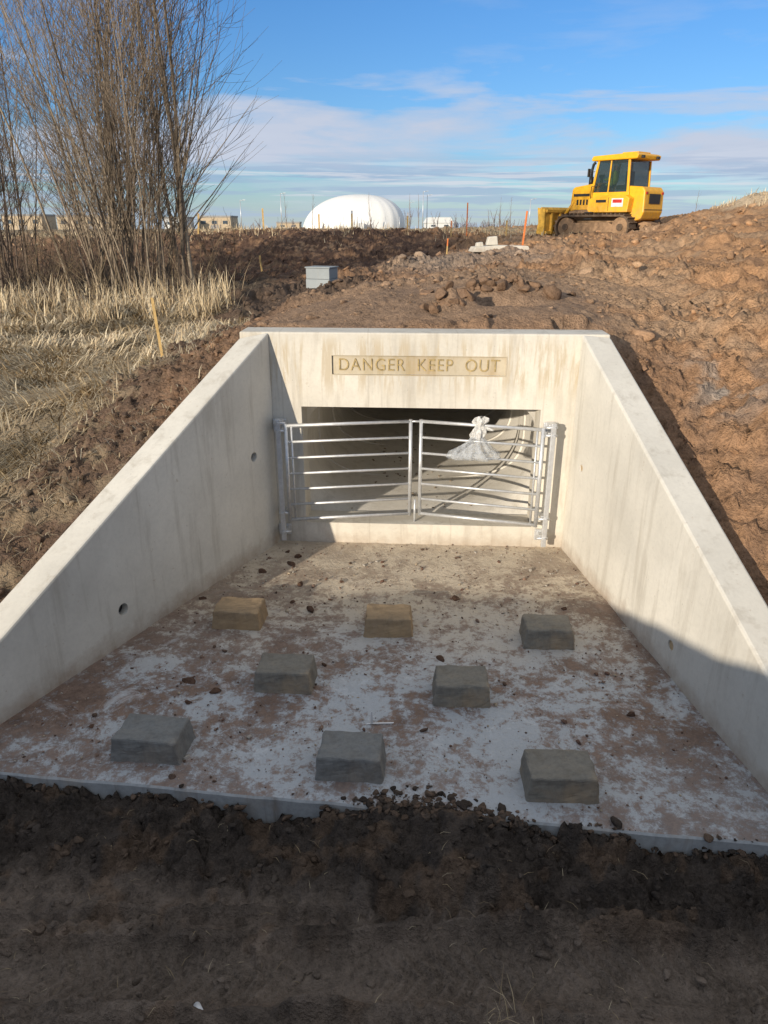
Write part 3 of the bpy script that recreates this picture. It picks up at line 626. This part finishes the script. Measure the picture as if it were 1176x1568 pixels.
# ---------------------------------------------------------------- bulldozer
M_yel=simple('yellow_paint',(.84,.42,.012),.42,0,.12,6,.03,.45); M_dy=simple('dusty_yellow_paint',(.62,.36,.06),.7,0,.35,5,.1,.3); M_trk=simple('track_steel',(.13,.09,.06),.8,.2,.5,6,.2); M_blk=simple('black_paint',(.02,.02,.02),.5)
M_mud=simple('muddy_steel',(.30,.19,.11),.9,0,.4,5,.3)
nt=M_yel.node_tree; b=nt.nodes['Principled BSDF']; old=b.inputs['Base Color'].links[0].from_socket; v=coords(nt); sx=nt.nodes.new('ShaderNodeSeparateXYZ'); nt.links.new(v,sx.inputs[0])
df=math_(nt,'MULTIPLY',ramp(nt,math_(nt,'MULTIPLY_ADD',noise(nt,v,4,4,.7),.25,math_(nt,'MULTIPLY',sx.outputs[2],.3)),[(.30,.65),(.62,.0)]),ramp(nt,noise(nt,v,9,4,.7),[(.4,.2),(.6,1)]))
nt.links.new(mix(nt,df,old,(.40,.27,.15)),b.inputs['Base Color'])
m,nt,b=newmat('cab_glass'); b.inputs['Base Color'].default_value=(.03,.05,.05,1); b.inputs['Alpha'].default_value=.5; M_glass=m
nv=noise(nt,coords(nt),3,2); r_=ramp(nt,nv,[(0,.05),(1,.12)]); nt.links.new(r_,b.inputs['Roughness'])
M_red=simple('red_decal',(.5,.03,.02),.5)
dx,dy,DR=9.15,31.7,math.radians(132)
DZ=empty('bulldozer',(dx,dy,1.74),DR)
def stad(R,r0,xc0,xc1,zc,seg=12):
    p=[]
    for i in range(seg+1):
        a=-math.pi/2+math.pi*i/seg; p.append((xc1+R*math.cos(a),zc+R*math.sin(a)))
    for i in range(seg+1):
        a=math.pi/2+math.pi*i/seg; p.append((xc0+R*math.cos(a),zc+R*math.sin(a)))
    return p
for sgn,nm in((1,'left'),(-1,'right')):
    y0,y1=sorted((sgn*.72,sgn*1.24))
    out=stad(.46,0,-1.25,1.25,.46); inn=stad(.39,0,-1.25,1.25,.46); n=len(out)
    V=[(x,y,z) for y in(y0,y1) for x,z in out]+[(x,y,z) for y in(y0,y1) for x,z in inn]; Fc=[]
    for i in range(n):
        j=(i+1)%n; Fc+=[(i,j,n+j,n+i),(2*n+j,2*n+i,3*n+i,3*n+j),(i,2*n+i,2*n+j,j),(n+j,3*n+j,3*n+i,n+i)]
    mesh_obj(nm+'_track_belt',V,Fc,M_trk,DZ)
    V=[];Fc=[]
    segs=[(Vector((out[i][0],0,out[i][1])),Vector((out[(i+1)%n][0],0,out[(i+1)%n][1]))) for i in range(n)]
    L=sum((b_-a_).length for a_,b_ in segs); cnt=42; step=L/cnt; acc=0;k=0
    for a_,b_ in segs:
        l=(b_-a_).length
        if l<1e-6: continue
        t=(b_-a_)/l; nn=Vector((t.z,0,-t.x))
        while k*step<acc+l:
            p=a_+t*(k*step-acc); o=len(V)
            for yy in(y0-.01,y1+.01):
                for u,w in((-.02,-.01),(.02,-.01),(.02,.06),(-.02,.06)):
                    q=p+t*u+nn*w; V.append((q.x,yy,q.z))
            Fc+=[(o,o+1,o+2,o+3),(o+7,o+6,o+5,o+4)]+[(o+i,o+4+i,o+4+(i+1)%4,o+(i+1)%4) for i in range(4)]; k+=1
        acc+=l
    mesh_obj(nm+'_grousers',V,Fc,M_trk,DZ)
    ys_=sgn*1.1
    prof(nm+'_track_frame',[(-1.0,.22),(1.1,.22),(1.2,.5),(.9,.62),(-.7,.64),(-1.0,.5)],min(sgn*.8,ys_),max(sgn*.8,ys_),M_mud,DZ,.02)
    for xc,rr,mt in((1.25,.36,M_mud),(-1.25,.37,M_mud)):
        tube(nm+'_wheel',[(xc,sgn*.82,.46),(xc,sgn*1.12,.46)],rr,mt,DZ,20); tube(nm+'_hub',[(xc,sgn*1.1,.46),(xc,sgn*1.17,.46)],.13,M_trk,DZ,14)
    for i in range(6): tube(nm+'_roller',[(-.9+i*.36,sgn*.85,.17),(-.9+i*.36,sgn*1.13,.17)],.12,M_trk,DZ,12)
    prof(nm+'_fender',[(-1.45,1.0),(.25,1.0),(.35,1.12),(.28,1.5),(-.2,1.62),(-1.3,1.62),(-1.5,1.5)],min(sgn*.62,sgn*1.08),max(sgn*.62,sgn*1.08),M_yel,DZ,.03)
    box(nm+'_fender_door_seam',-.62,-.60,sgn*1.081-.003,sgn*1.081+.003,1.05,1.55,M_blk,DZ); box(nm+'_fender_vent',-.5,-.05,sgn*1.082-.004,sgn*1.082+.004,1.36,1.46,M_blk,DZ)
    prof(nm+'_push_arm',[(.2,.42),(1.95,.34),(1.95,.52),(.2,.62)],min(sgn*.50,sgn*.64),max(sgn*.50,sgn*.64),M_dy,DZ,.02)
    tube(nm+'_lift_cylinder',[(1.35,sgn*.48,1.45),(1.9,sgn*.5,.75)],.06,M_yel,DZ,10); tube(nm+'_handrail',[(.3,sgn*.95,1.5),(.3,sgn*.95,1.95),(.0,sgn*.95,2.0)],.018,M_blk,DZ,6)
prof('main_body',[(-1.35,.45),(1.45,.45),(1.5,1.05),(1.2,1.1),(-1.35,1.1)],-.62,.62,M_mud,DZ,.03)
prof('engine_hood',[(.25,1.05),(1.5,1.05),(1.55,1.2),(1.5,1.9),(1.4,1.98),(.25,2.12)],-.50,.50,M_yel,DZ,.05)
for k in range(5): box('hood_vent',.55+k*.15,.63+k*.15,.492,.508,1.3,1.5,M_blk,DZ)
box('hood_side_panel_gap',.32,1.45,.488,.503,1.1,1.12,M_blk,DZ)
box('front_grille',1.54,1.56,-.36,.36,1.15,1.8,M_blk,DZ)
tube('exhaust_stack',[(.85,.18,2.0),(.85,.18,2.6),(.80,.18,2.8),(.72,.18,2.87)],.055,M_blk,DZ,12); tube('muffler',[(.85,.18,2.0),(.85,.18,2.35)],.09,M_blk,DZ,12)
tube('air_intake',[(.6,-.18,2.0),(.6,-.18,2.35)],.06,M_blk,DZ,12); tube('intake_cap',[(.6,-.18,2.33),(.6,-.18,2.43)],.11,M_blk,DZ,12)
prof('rear_tank',[(-1.3,.6),(-1.85,.75),(-1.95,1.0),(-1.92,1.75),(-1.8,1.9),(-1.2,1.95)],-.72,.72,M_yel,DZ,.05)
prof('drawbar',[(-1.5,.4),(-2.1,.42),(-2.1,.6),(-1.5,.72)],-.3,.3,M_mud,DZ,.02); box('rear_grille',-1.965,-1.94,-.4,.4,1.3,1.65,M_blk,DZ)
box('tank_seam',-1.962,-1.94,-.68,.68,1.08,1.10,M_blk,DZ)
for s_ in(-1,1): box('tail_lamp',-1.95,-1.9,s_*.6-.06,s_*.6+.06,1.64,1.72,M_red,DZ)
def cpost(x0,x1,y,zt=2.86,w=.045): prof('cab_post',[(x0-w,1.6),(x0+w,1.6),(x1+w,zt),(x1-w,zt)],y-.035,y+.035,M_yel,DZ,.01)
for y_ in(-.76,.76): cpost(-1.22,-1.15,y_); cpost(.40,.18,y_); cpost(-.35,-.38,y_,w=.025)
box('cab_base',-1.28,.45,-.8,.8,1.5,1.74,M_yel,DZ,.02)
prof('cab_glass_side_l',[(-1.17,1.74),(.30,1.74),(.15,2.86),(-1.1,2.86)],.755,.765,M_glass,DZ); prof('cab_glass_side_r',[(-1.17,1.74),(.30,1.74),(.15,2.86),(-1.1,2.86)],-.765,-.755,M_glass,DZ)
prof('cab_glass_front',[(.36,1.74),(.375,1.74),(.185,2.86),(.17,2.86)],-.72,.72,M_glass,DZ); prof('cab_glass_rear',[(-1.22,1.74),(-1.205,1.74),(-1.14,2.86),(-1.155,2.86)],-.72,.72,M_glass,DZ)
prof('cab_roof',[(-1.5,2.87),(.45,2.87),(.5,2.93),(.42,3.05),(-1.4,3.09),(-1.55,3.02)],-.86,.86,M_yel,DZ,.04)
box('roof_ac_unit',-1.3,-.6,-.45,.45,3.08,3.15,M_yel,DZ,.03)
for s_ in(-1,1):
    box('work_lamp',.47,.56,s_*.6-.08,s_*.6+.08,2.91,3.01,M_blk,DZ,.01); box('rear_lamp',-1.61,-1.53,s_*.55-.08,s_*.55+.08,2.9,3.0,M_blk,DZ,.01)
    tube('mirror_arm',[(.3,s_*.8,2.5),(.45,s_*1.0,2.45)],.012,M_blk,DZ,6); box('mirror',.42,.47,s_*1.0-.07,s_*1.0+.07,2.3,2.6,M_blk,DZ,.01)
box('seat',-.75,-.35,-.25,.25,1.85,2.0,M_blk,DZ,.03); box('seat_back',-.85,-.73,-.25,.25,1.95,2.5,M_blk,DZ,.03)
box('decal_white',-1.25,-.75,1.082,1.09,1.2,1.5,M_white,DZ); box('decal_red',-1.2,-.8,1.091,1.095,1.34,1.46,M_red,DZ); box('decal_dark',.35,1.4,.51,.515,1.62,1.72,M_blk,DZ)
for z_ in(.75,.98): box('step',-.1,.25,1.26,1.36,z_,z_+.04,M_blk,DZ)
cvp=[(2.30-.28*math.cos(a),.60+.62*math.sin(a)/math.sin(1.25)) for a in np.linspace(-1.25,1.25,10)]
prof('blade',cvp+[(p[0]-.07,p[1]) for p in cvp[::-1]],-1.6,1.6,M_dy,DZ,.0)
for s_ in(-1,1): prof('blade_end_plate',[(1.93,0.0),(2.37,-.02),(2.25,.6),(2.33,1.2),(1.95,1.15)],s_*1.62-.02,s_*1.62+.02,M_dy,DZ)
for y_ in(-1.2,-.6,0,.6,1.2): prof('blade_rib',[(1.84,.2),(2.0,.1),(1.97,1.1),(1.88,1.05)],y_-.05,y_+.05,M_dy,DZ)
box('blade_back_rail',1.86,1.98,-1.58,1.58,1.02,1.12,M_dy,DZ); box('blade_back_rail',1.86,1.98,-1.58,1.58,.2,.3,M_dy,DZ)
prof('cutting_edge',[(2.19,-.08),(2.25,-.08),(2.25,.06),(2.19,.06)],-1.6,1.6,M_trk,DZ)
def operator():
    J=[(0,0,0),(0,0,.22),(0,0,.42),(0,0,.52),(.01,0,.62),(.02,0,.74), (0,.2,.45),(.14,.26,.2),(.36,.2,.22), (0,-.2,.45),(.14,-.26,.2),(.36,-.2,.22), (.08,.1,-.02),(.45,.13,.02),(.5,.13,-.35),(.62,.13,-.38), (.08,-.1,-.02),(.45,-.13,.02),(.5,-.13,-.35),(.62,-.13,-.38)]
    Ed=[(0,1),(1,2),(2,3),(3,4),(4,5),(2,6),(6,7),(7,8),(2,9),(9,10),(10,11),(0,12),(12,13),(13,14),(14,15),(0,16),(16,17),(17,18),(18,19)]
    R=[.15,.16,.15,.06,.095,.085,.065,.05,.035,.065,.05,.035,.09,.07,.05,.04,.09,.07,.05,.04]
    me=bpy.data.meshes.new('machine_operator'); me.from_pydata(J,Ed,[]); o=bpy.data.objects.new('machine_operator',me); COL.objects.link(o)
    o.modifiers.new('s','SKIN')
    for i,r in enumerate(R): me.skin_vertices[0].data[i].radius=(r,r)
    me.skin_vertices[0].data[0].use_root=True
    o.modifiers.new('u','SUBSURF').levels=1; apply_mods(o)
    hv=simple('hi_vis_vest',(.5,.85,.05),.7); sk=simple('skin',(.45,.27,.19),.6); tr=simple('dark_trousers',(.04,.045,.07),.8)
    for q in(hv,sk,tr): o.data.materials.append(q)
    for p in o.data.polygons:
        c=p.center; p.material_index=1 if c.z>.53 or (c.x>.33 and c.z>.12) else (2 if c.z<.02 or c.x>.3 else 0); p.use_smooth=True
    R_=Matrix.Rotation(DR,4,'Z'); w=Vector((dx,dy,1.74))+R_.to_3x3()@Vector((-.30,0.30,2.0)); o.location=w; o.rotation_euler=(0,0,DR)
    tube('hard_hat',[(0.02,0,.75),(0.02,0,.80),(.02,0,.86),(.02,0,.89)],[.135,.12,.08,.01],M_white,o,16)
operator()
# ---------------------------------------------------------------- distant structures
M_dome=simple('dome_fabric',(.80,.79,.76),.6,0,.04,2,0); M_bt=simple('tan_cladding',(.48,.38,.26),.8,0,.1,1,0); M_bw=simple('white_cladding',(.7,.7,.68),.7,0,.06,1,0); M_win=simple('window_glass',(.06,.08,.1),.2,0,.2,1,0); M_roof=simple('roofing',(.30,.29,.28),.8,0,.1,1,0)
def dome():
    D=empty('air_supported_dome',(-14.0,350,-1.6),.12); nu,nv=96,18; V=[];F=[]
    for j in range(nv+1):
        ph=math.pi/2*j/nv
        for i in range(nu):
            a=2*math.pi*i/nu; c,s_=math.cos(a),math.sin(a)
            rx=23*(abs(math.cos(ph))**.85); rz=15.3*math.sin(ph)**.9
            sg=lambda t:math.copysign(abs(t)**.75,t)
            rib=1-.014*(i%4==0)
            V.append((rx*sg(c)*rib+3.0*math.sin(ph),18*(abs(math.cos(ph))**.8)*sg(s_)*rib,rz))
    for j in range(nv):
        for i in range(nu): F.append((j*nu+i,j*nu+(i+1)%nu,(j+1)*nu+(i+1)%nu,(j+1)*nu+i))
    mesh_obj('dome_skin',V,F,M_dome,D,True)
    box('airlock_door',-3,3,-22,-17.5,0,3.5,M_bw,D,.2)
    for i in range(-3,4): tube('light_mast',[(i*6,-23,0),(i*6,-23,6)],.12,M_galv,D,6)
dome()
def building(x,y,w,d,h,mat,rz=0,gable=False):
    e=empty('industrial_building',(x,y,2.4-.0095*math.hypot(x,y)-.2),rz)
    box('walls',-w/2,w/2,-d/2,d/2,0,h,mat,e)
    if gable: prof('roof',[(-w/2-.4,h),(w/2+.4,h),(w/2-1,h+2),(-w/2+1,h+2)],-d/2-.3,d/2+.3,M_bw,e)
    else: box('parapet',-w/2-.15,w/2+.15,-d/2-.15,d/2+.15,h+.003,h+.6,M_roof,e)
    k=max(2,int(w/4))
    for i in range(k):
        cx_=-w/2+(i+.5)*w/k; box('window',cx_-.9,cx_+.9,-d/2-.05,-d/2+.1,h*.5,h*.75,M_win,e)
    box('door',-1.5,1.5,-d/2-.06,-d/2+.1,0,h*.4,M_roof,e)
building(-62,290,12,14,4.5,M_bt); building(-74,280,8,10,4,M_bw); building(-100,270,22,16,4.5,M_bt,.1); building(-128,280,14,12,5,M_bt); building(21,300,10,8,2.6,M_bw,.1,True); building(-38,310,9,8,2.6,M_bt)
def lamp(x,y,h):
    e=empty('light_pole',(x,y,2.4-.0095*math.hypot(x,y)-.2)); tube('pole',[(0,0,0),(0,0,h)],[.16,.1],M_galv,e,8); tube('arm',[(0,0,h-.1),(1.2,0,h)],.07,M_galv,e,6); box('lamp_head',.9,1.7,-.2,.2,h,h+.15,M_galv,e)
lamp(-33,250,11); lamp(13,260,12); lamp(14.5,262,11); lamp(-46,250,9); lamp(45,240,9); lamp(10,300,10)
# ---------------------------------------------------------------- light
sd=Vector((.735,1,-.3)).normalized(); el=math.asin(-sd.z); az=math.atan2(-sd.x,-sd.y)
sun=bpy.data.lights.new('sun','SUN'); sun.energy=5.0; sun.angle=math.radians(.5); sun.color=(1,.88,.71)
so=bpy.data.objects.new('sun',sun); COL.objects.link(so); so.rotation_euler=sd.to_track_quat('-Z','Y').to_euler()
w=bpy.data.worlds.new('World'); scene.world=w; w.use_nodes=True; nt=w.node_tree; bg=nt.nodes['Background']
sky=nt.nodes.new('ShaderNodeTexSky'); sky.sky_type='NISHITA'; sky.sun_disc=False; sky.sun_elevation=el; sky.sun_rotation=az%(2*math.pi); sky.air_density=1.0; sky.dust_density=.2; sky.ozone_density=2.0
tc=nt.nodes.new('ShaderNodeTexCoord'); sp=nt.nodes.new('ShaderNodeSeparateXYZ'); nt.links.new(tc.outputs['Generated'],sp.inputs[0]); Z=sp.outputs[2]; X=sp.outputs[0]
def mp(sc,loc=(0,0,0)):
    m=nt.nodes.new('ShaderNodeMapping'); m.inputs['Scale'].default_value=sc; m.inputs['Location'].default_value=loc; nt.links.new(tc.outputs['Generated'],m.inputs[0]); return m.outputs[0]
n1=noise(nt,mp((1.6,1.6,9),(0,0,.3)),2.2,10,.56,.3); n2=noise(nt,mp((2.2,2.2,46),(3,1,2)),2.0,7,.58,.3); n4=noise(nt,mp((1.6,1.6,2.5),(5,5,5)),1.6,5,.6,.4)
cov=ramp(nt,Z,[(0,.0),(.05,.06),(.085,.15),(.125,.16),(.155,.03),(.19,-.0),(.6,.0)])
cov=math_(nt,'MULTIPLY',cov,ramp(nt,math_(nt,'MULTIPLY_ADD',X,1.0,.5),[(.10,.35),(.38,.85),(.6,1),(.8,.95)]))
hi=ramp(nt,math_(nt,'ADD',n1,cov),[(.535,0),(.60,.5),(.70,.95)])
hi=math_(nt,'MULTIPLY',hi,ramp(nt,Z,[(.03,.3),(.06,1),(.14,1),(.18,.3),(.25,.1)]))
lo=ramp(nt,n2,[(.47,0),(.55,1)]); lo=math_(nt,'MULTIPLY',lo,ramp(nt,Z,[(.0,.9),(.055,.8),(.085,0)]))
skyc=mix(nt,1.0,sky.outputs[0],ramp(nt,Z,[(0,(.50,.73,1.12)),(.1,(.50,.77,1.16)),(.25,(.45,.80,1.24)),(.6,(1,1,1))]),'MULTIPLY')
c=mix(nt,hi,skyc,mix(nt,n1,(3.6,4.2,5.6),(5.6,5.9,6.7))); c=mix(nt,math_(nt,'MULTIPLY',lo,.8),c,(2.7,3.7,5.3))
lo2=ramp(nt,noise(nt,mp((2.0,2.0,60),(7,2,9)),2.2,7,.6,.2),[(.54,0),(.60,1)]); lo2=math_(nt,'MULTIPLY',lo2,ramp(nt,Z,[(.02,0),(.03,.8),(.06,.7),(.075,0)])); c=mix(nt,math_(nt,'MULTIPLY',lo2,.85),c,(6.0,6.2,6.7))
up=math_(nt,'MULTIPLY',ramp(nt,n4,[(.35,.35),(.6,1)]),ramp(nt,Z,[(.28,0),(.5,.9)]))  # bright overhead cloud out of view, added to lift the neutral ambient light
c=mix(nt,up,c,(6.2,6.4,6.7))
glow=ramp(nt,Z,[(0,.5),(.025,.25),(.05,0)]); c=mix(nt,glow,c,(4.6,5.3,6.2))
nt.links.new(c,bg.inputs['Color']); bg.inputs['Strength'].default_value=.12
# ---------------------------------------------------------------- camera
cam=bpy.data.cameras.new('camera'); co=bpy.data.objects.new('camera',cam); COL.objects.link(co); scene.camera=co
cam.sensor_fit='VERTICAL'; cam.sensor_height=36; cam.sensor_width=27; cam.lens=36*1100/1568; cam.clip_end=2000; cam.clip_start=.05
co.location=(0,0,2.4); co.rotation_euler=(math.radians(68),0,0)
